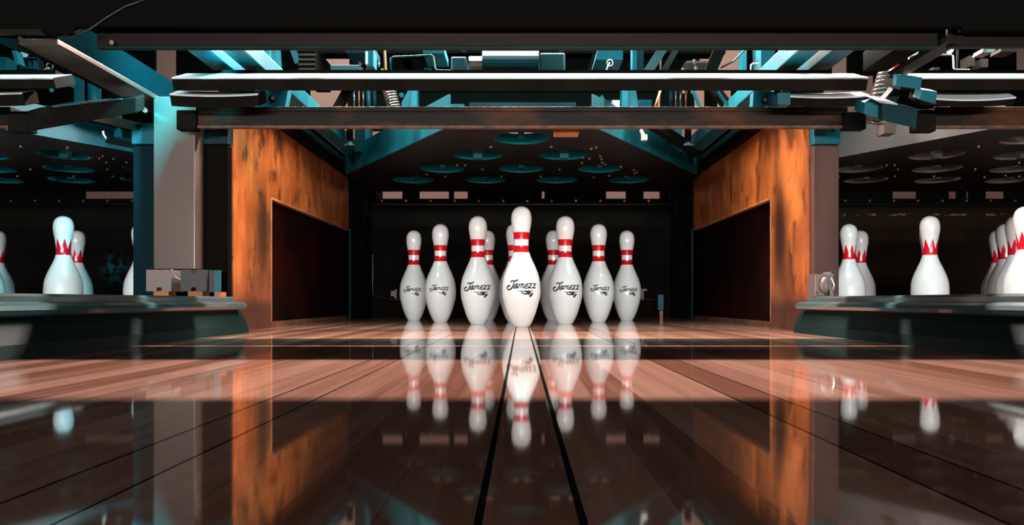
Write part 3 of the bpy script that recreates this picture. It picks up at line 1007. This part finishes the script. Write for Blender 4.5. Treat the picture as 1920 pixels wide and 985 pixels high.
part(G().pprism([(404, 60), (418, 90), (443, 140), (428, 140), (404, 92)], 1.9, 0.03), 'diagonal_strut', 'teal')
part(G().pprism([(460, 60), (473, 60), (476, 142), (465, 142)], 2.3, 0.04), 'upright', 'teal')
# cross members
part(G().box(-0.70, 0.70, 2.95, 3.03, 0.86, 0.92), 'cross_beam', 'black')
part(G().box(-0.70, 0.70, 2.50, 2.56, 0.93, 0.99), 'cross_beam', 'black')
part(G().pbox(880, 192, 1080, 205, 2.3, 0.1), 'cross_beam', 'tealdark')
part(G().pbox(820, 195, 870, 205, 2.3, 0.1), 'ledge_plate', 'teal')
part(G().pbox(1185, 187, 1222, 203, 2.6, 0.08), 'ledge_plate', 'teal')
part(G().pbox(1110, 187, 1165, 203, 2.55, 0.08), 'ledge_plate', 'tealdark')
# motors, boxes
part(G().pbox(793, 85, 833, 100, 2.1, 0.12), 'control_box', 'teal')
part(G().pprism([(1122, 88), (1168, 88), (1168, 112), (1116, 112)], 2.1, 0.12), 'control_box', 'teal')
part(G().pprism([(640, 85), (700, 85), (700, 100), (650, 99), (643, 90)], 2.1, 0.1), 'control_box', 'tealdark')
part(G().pbox(690, 92, 700, 124, 2.08, 0.05), 'relay', 'teal')
part(G().pbox(685, 96, 690, 120, 2.08, 0.05), 'relay', 'wire')
part(G().pbox(686, 127, 693, 140, 2.1, 0.05), 'relay', 'grey')
part(G().pbox(795, 127, 807, 141, 2.05, 0.05), 'relay', 'tealdark')
part(G().pbox(1143, 132, 1157, 142, 2.05, 0.05), 'relay', 'teal')
part(G().pbox(1166, 134, 1175, 142, 2.05, 0.05), 'relay', 'teal')
part(G().pbox(1285, 112, 1332, 145, 2.3, 0.15), 'motor_housing', 'black', bevel=0.01)
part(G().pprism([(619, 123), (622, 121), (676, 121), (676, 145), (619, 145)], 2.3, 0.15), 'motor_housing', 'tealdark', bevel=0.005)
part(G().pbox(562, 85, 590, 140, 2.35, 0.2), 'motor_block', 'black')
for k in range(5):
    part(G().cyl(P(560, 96 + k * 9, 2.3), P(592, 96 + k * 9, 2.3), 0.006, 8), 'cooling_fin', 'black')
part(G().cyl(P(905, 118, 2.25), P(1010, 118, 2.25), 0.035, 20), 'motor', 'tealdark')
part(G().cyl(P(880, 118, 2.25), P(905, 118, 2.25), 0.02, 16), 'motor_shaft', 'spring')
part(G().pbox(1012, 98, 1060, 140, 2.25, 0.12), 'gearbox', 'tealdark', bevel=0.006)
part(G().pbox(845, 105, 875, 140, 2.25, 0.12), 'gearbox', 'tealdark', bevel=0.006)
for px in (870, 1052):
    part(G().cyl(P(px, 92, 2.0), P(px, 92, 2.03), 0.009, 14), 'knob', 'spring')
part(G().cyl(P(753, 178, 2.40), P(753, 178, 2.43), 0.008, 16), 'pulley', 'teal')
part(G().cyl(P(510, 186, 1.95), P(510, 186, 1.97), 0.010, 16), 'roller_bolt', 'black')
part(G().cyl(P(512, 184, 1.94), P(512, 184, 1.97), 0.005, 12), 'roller_pin', 'bolt')
# side plates of the lift seen between the bars
part(G().pprism([(478, 170), (540, 170), (534, 203), (478, 203)], 1.97, 0.03), 'lift_plate', 'teal')
part(G().pprism([(1413, 172), (1470, 172), (1465, 206), (1411, 206)], 1.97, 0.03), 'lift_plate', 'tealchip')
part(G().cyl(P(1434, 188, 1.95), P(1434, 188, 1.97), 0.010, 16), 'roller_bolt', 'black')
part(G().cyl(P(1435, 187, 1.94), P(1435, 187, 1.97), 0.005, 12), 'roller_pin', 'chrome')
# dark diagonal struts
for (x0, y0, x1, y1, Y, w, m) in ((1355, 80, 1325, 150, 2.25, 0.035, 'black'), (1250, 80, 1205, 150, 2.4, 0.03, 'tealdark'), (1275, 80, 1235, 150, 2.5, 0.02, 'beam'), (540, 165, 570, 210, 2.2, 0.02, 'tealdark'),
                               (560, 165, 580, 210, 2.3, 0.03, 'black'), (655, 165, 630, 210, 2.4, 0.03, 'black'), (1338, 165, 1372, 210, 2.3, 0.03, 'black'), (1345, 172, 1368, 206, 2.28, 0.004, 'teal'), (1300, 170, 1312, 200, 2.3, 0.006, 'teal'),
                               (1400, 176, 1380, 208, 2.3, 0.02, 'tealdark'), (755, 85, 770, 140, 2.6, 0.03, 'black'), (780, 85, 800, 140, 2.6, 0.02, 'tealdark'), (1120, 85, 1100, 150, 2.5, 0.015, 'bar'), (545, 80, 560, 120, 2.5, 0.02, 'teal')):
    part(G().bar(P(x0, y0, Y), P(x1, y1, Y), w, 0.02, up=(0, 1, 0)), 'diagonal_strut', m)
part(G().pprism([(1130, 178), (1142, 203), (1120, 186), (1124, 182)], 2.5, 0.03), 'bracket', 'teal')
part(G().pprism([(1148, 188), (1162, 188), (1161, 202), (1152, 198)], 2.4, 0.03), 'bracket', 'worn')
part(G().pprism([(1361, 193), (1387, 193), (1382, 205), (1366, 205)], 2.35, 0.03), 'bracket', 'grey')
part(G().pprism([(1358, 184), (1386, 184), (1386, 193), (1361, 193)], 2.36, 0.03), 'bracket', 'tealdark')
# rods
for (px, w, m) in ((664, 1.6, 'chrome'), (673, 1.8, 'bolt'), (681, 2.0, 'spring'), (691, 4, 'teal'), (702, 4, 'tealdark'), (1258, 4, 'tealdark'), (1267, 1.4, 'bolt'), (1276, 2.0, 'spring'), (1286, 1.8, 'copper'), (1292, 3.5, 'black')):
    part(G().cyl(P(px, 165, 2.5), P(px, 210, 2.5), w * 2.5 / F, 10), 'rod', m, smooth=True)
part(G().cyl(P(1240, 85, 2.45), P(1235, 210, 2.45), 0.004, 8), 'rod', 'copper')
part(G().cyl(P(721, 85, 2.5), P(724, 145, 2.5), 0.006, 8), 'rod', 'copper')
for px, py in ((710, 117), (716, 129), (676, 116), (668, 130), (1281, 128), (1302, 112), (1305, 125), (1300, 132)):
    part(G().cyl(P(px, py, 2.15), P(px, py + 5, 2.15), 0.005, 10).cyl(P(px, py + 5, 2.15), P(px, py + 9, 2.15), 0.003, 8), 'bolt', 'chrome')
# dampers
for px in (656, 1290):
    part(G().cyl(P(px, 238, 2.6), P(px, 262, 2.6), 0.012, 14), 'damper', 'black', smooth=True)
    part(G().cyl(P(px, 268, 2.6), P(px, 274, 2.6), 0.012, 14).box(P(px - 9, 0, 2.6).x, P(px + 9, 0, 2.6).x, 2.59, 2.61, P(0, 274, 2.6).z, P(0, 271, 2.6).z), 'damper_rod', 'chrome')
part(G().pprism([(1203, 240), (1210, 252), (1214, 252), (1214, 262), (1204, 262), (1204, 252), (1201, 244)], 2.28, 0.02), 'bracket', 'wire')
part(G().tube(helix(P(727, 160, 2.3), P(742, 215, 2.3), 0.019, 11), 0.0030, 6), 'spring', 'spring', smooth=True)
part(G().tube([P(733, 145, 1.95), P(733, 110, 1.95), P(737, 107, 1.95), P(808, 103.5, 1.95), P(812, 106, 1.95), P(815, 128, 1.95), P(820, 132.5, 1.95), P(848, 133, 1.95)], 0.0028, 8), 'wire_handle', 'teal', smooth=True)
part(G().tube([P(1408, 145, 2.1), P(1408, 122, 2.1), P(1411, 119.5, 2.1), P(1422, 119, 2.1)], 0.0022, 8), 'wire_handle', 'wire', smooth=True)
part(G().tube([P(1395, 95, 2.25), P(1375, 115, 2.25), P(1352, 127, 2.25)], 0.003, 6), 'hose', 'hose', smooth=True)
ring = [P(1143.5 + 5.5 * math.cos(a * math.pi / 8), 118 + 6 * math.sin(a * math.pi / 8), 2.0) for a in range(17)]
part(G().tube(ring, 0.0013, 6), 'cable_ring', 'wire', smooth=True)
part(G().tube([P(1143, 117, 2.0), P(1139, 126, 2.0), P(1135, 141, 2.0)], 0.0022, 6), 'cable', 'wire', smooth=True)
part(G().tube([P(1238, 170, 2.3), P(1232, 190, 2.3), P(1227, 206, 2.3)], 0.004, 6), 'cable', 'copper', smooth=True)
part(G().tube([P(1112, 150, 2.2), P(1118, 125, 2.2), P(1130, 112, 2.2)], 0.012, 10), 'hose', 'tealdark', smooth=True)
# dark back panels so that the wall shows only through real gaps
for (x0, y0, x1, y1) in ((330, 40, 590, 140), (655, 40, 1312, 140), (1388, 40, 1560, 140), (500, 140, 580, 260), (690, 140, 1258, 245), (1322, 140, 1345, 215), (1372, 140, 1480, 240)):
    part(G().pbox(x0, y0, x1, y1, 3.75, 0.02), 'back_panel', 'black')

# left lane machine
t = thing('pinsetter', 'blue and black pinsetting machine above the left lane', 'pinsetting machine', (LX, 2.8, 0.7))
part(G().pbox(139, 140, 149, 243, 2.5, 0.03), 'upright', 'teal')
part(G().cyl(P(177, 150, 2.6), P(177, 250, 2.6), 0.022, 20), 'cylinder', 'teal', smooth=True)
part(G().cyl(P(172, 231, 2.555), P(172, 231, 2.54), 0.005, 10), 'bolt', 'chrome')
part(G().pbox(214, 215, 223, 257, 2.4, 0.02), 'upright', 'teal')
part(G().pbox(0, 107, 12, 135, 2.4, 0.05), 'relay', 'teal')
part(G().pbox(36, 108, 68, 142, 2.6, 0.04), 'frame_panel', 'tealdark')
for px in (41, 53, 62):
    part(G().pbox(px, 110, px + 3, 142, 2.58, 0.02), 'frame_bar', 'teal')
part(G().pbox(36, 126, 68, 129, 2.57, 0.02), 'frame_bar', 'teal')
part(G().pbox(36, 107, 68, 109, 2.57, 0.02), 'frame_bar', 'teal')
part(G().cyl(P(46, 101, 2.5), P(46, 101, 2.53), 0.011, 14), 'dial', 'wire')
part(G().pprism([(0, 70), (28, 73), (60, 95), (40, 95), (0, 82)], 1.9, 0.03), 'plate', 'tealdark')
part(G().pprism([(22, 95), (30, 95), (35, 120), (30, 122)], 2.3, 0.03), 'strut', 'teal')
ring = [P(93 + 6 * math.cos(a * math.pi / 8), 125 + 6 * math.sin(a * math.pi / 8), 2.0) for a in range(17)]
part(G().tube(ring, 0.0016, 6), 'cable_ring', 'teal', smooth=True)
part(G().tube([P(92, 127, 2.0), P(84, 131, 2.0), P(79, 141, 2.0)], 0.0022, 6), 'cable', 'redwire', smooth=True)
part(G().tube([P(193, 246, 2.3), P(194, 253, 2.3), P(200, 261, 2.3), P(203, 266, 2.3)], 0.003, 6), 'cable', 'wire', smooth=True)
part(G().bar(P(202, 263, 2.25), P(258, 274, 2.25), 0.018, 0.018, up=(0, 0, 1)), 'guide_tube', 'beam')
part(G().cyl(P(97, 169, 2.1), P(97, 169, 2.12), 0.006, 12), 'bolt', 'teal')
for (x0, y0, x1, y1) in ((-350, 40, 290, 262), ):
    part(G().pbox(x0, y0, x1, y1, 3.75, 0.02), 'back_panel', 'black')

# right lane machine
t = thing('pinsetter', 'black pinsetting machine with white wire handle above the right lane', 'pinsetting machine', (RX, 2.8, 0.7))
part(G().tube([P(1703, 118, 1.95), P(1705, 107, 1.95), P(1712, 104, 1.95), P(1783, 102.5, 1.95), P(1787, 105, 1.95), P(1788, 127, 1.95), P(1792, 131, 1.95), P(1818, 131, 1.95)], 0.0024, 8), 'wire_handle', 'wire', smooth=True)
part(G().tube(helix(P(1667, 140, 1.88), P(1640, 226, 1.88), 0.025, 11), 0.0042, 6), 'spring', 'spring', smooth=True)
part(G().tube([P(1795, 90, 2.2), P(1795, 132, 2.2)], 0.003, 8), 'rod', 'beam')
part(G().pprism([(1676, 125), (1684, 108), (1686, 126), (1684, 135)], 1.95, 0.02), 'warning_flag', 'red')
part(G().pprism([(1672, 128), (1684, 128), (1683, 136), (1674, 136)], 1.945, 0.02), 'flag_base', 'wire')
part(G().cyl(P(1659, 117, 2.0), P(1661, 135, 2.0), 0.003, 8).cyl(P(1652, 135, 2.0), P(1672, 135, 2.0), 0.003, 8), 'lever', 'spring')
part(G().pbox(1750, 126, 1762, 137, 2.2, 0.04), 'relay', 'grey')
part(G().cyl(P(1781, 94, 2.1), P(1781, 94, 2.12), 0.010, 14), 'dial', 'wire')
part(G().pprism([(1845, 90, ), (1870, 90), (1862, 98), (1842, 98)], 2.2, 0.05), 'plate', 'worn')
part(G().pprism([(1878, 90), (1908, 90), (1905, 97), (1876, 97)], 2.2, 0.05), 'plate', 'grey')
part(G().pbox(1818, 104, 1828, 124, 2.3, 0.05), 'relay', 'darkbox')
part(G().pbox(1840, 110, 1853, 126, 2.3, 0.05), 'relay', 'darkbox')
part(G().pprism([(1658, 226), (1682, 232), (1680, 250), (1658, 250)], 2.3, 0.05), 'cylinder', 'grey')
part(G().pbox(1706, 90, 1722, 103, 2.4, 0.03), 'plate', 'wire')
part(G().pbox(1466, 116, 1478, 128, 2.3, 0.03), 'relay', 'wire')
part(G().cyl(P(1483, 95, 2.3), P(1482, 112, 2.3), 0.005, 10), 'bolt', 'chrome')
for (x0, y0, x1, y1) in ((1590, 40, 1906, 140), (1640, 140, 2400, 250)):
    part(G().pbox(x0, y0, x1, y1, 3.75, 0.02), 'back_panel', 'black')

# loose cable across the black panel, upper left
tag(G().tube([P(126, 62, 1.4365), P(120, 67, 1.4365), P(133, 70, 1.4365), P(150, 64, 1.4365), P(168, 55, 1.4365), P(200, 33, 1.4365), P(235, 12, 1.4365), P(290, -6, 1.4365)], 0.0022, 6).build('cable', 'hose', smooth=True),
    'dark cable hanging across the black panel at the upper left', 'cable')

# ------------------------------------------------------------------ light
def area(name, loc, target, sx, sy, energy, col=(1, 1, 1), spread=180):
    l = bpy.data.lights.new(name, 'AREA')
    l.shape = 'RECTANGLE'
    l.size, l.size_y = sx, sy
    l.energy = energy
    l.color = col
    l.spread = math.radians(spread)
    o = bpy.data.objects.new(name, l)
    C.objects.link(o)
    o.location = loc
    d = Vector(target) - Vector(loc)
    o.rotation_euler = d.to_track_quat('-Z', 'Y').to_euler()
    return o


area('machine_tube_light', (0, 2.25, 1.10), (0, 1.52, 0.50), 1.5, 0.02, 140, (1.0, 0.80, 0.74))
area('machine_tube_light', (LX, 2.25, 1.10), (LX, 1.4, 0.57), 1.2, 0.02, 12, (0.5, 0.9, 1.0))
area('machine_tube_light', (RX, 2.25, 1.10), (RX, 1.4, 0.57), 1.2, 0.02, 45, (1.0, 0.80, 0.74))
area('front_fill_light', (0, -5.5, 0.32), (0, 2.3, 0.25), 5.0, 0.25, 500, (0.98, 0.98, 0.97))  # low fill strip added to light the pins from the front, grazing the lane
area('rear_room_light', (0, 4.6, 2.4), (0, 5.6, 0.8), 4.0, 0.4, 40, (1.0, 0.85, 0.8))
area('machine_work_light', (0, 1.56, 1.5), (0, 2.6, 0.7), 2.6, 0.1, 40, (0.5, 0.97, 1.0))
area('blue_side_light', (-0.66, 1.66, 0.86), (-0.90, 1.85, 0.50), 0.10, 0.06, 9, (0.01, 0.66, 0.85), 75)

w = bpy.data.worlds.new('World')
w.use_nodes = True
w.node_tree.nodes['Background'].inputs[0].default_value = (0.02, 0.018, 0.016, 1)
w.node_tree.nodes['Background'].inputs[1].default_value = 0.1
SC.world = w

cam = bpy.data.cameras.new('Camera')
cam.sensor_width = 36
cam.sensor_fit = 'HORIZONTAL'
cam.lens = 36 * F / 1920
cam.shift_x = (960 - CX) / 1920
cam.shift_y = (CY - 492.5) / 1920
cam.clip_start = 0.01
co = bpy.data.objects.new('Camera', cam)
C.objects.link(co)
co.location = (0, 0, H)
co.rotation_euler = (math.pi / 2, 0, 0)
SC.camera = co

SC.view_settings.view_transform = 'Standard'
SC.view_settings.look = 'None'
SC.view_settings.gamma = 1
SC.view_settings.exposure = 0
SC.view_settings.use_curve_mapping = False
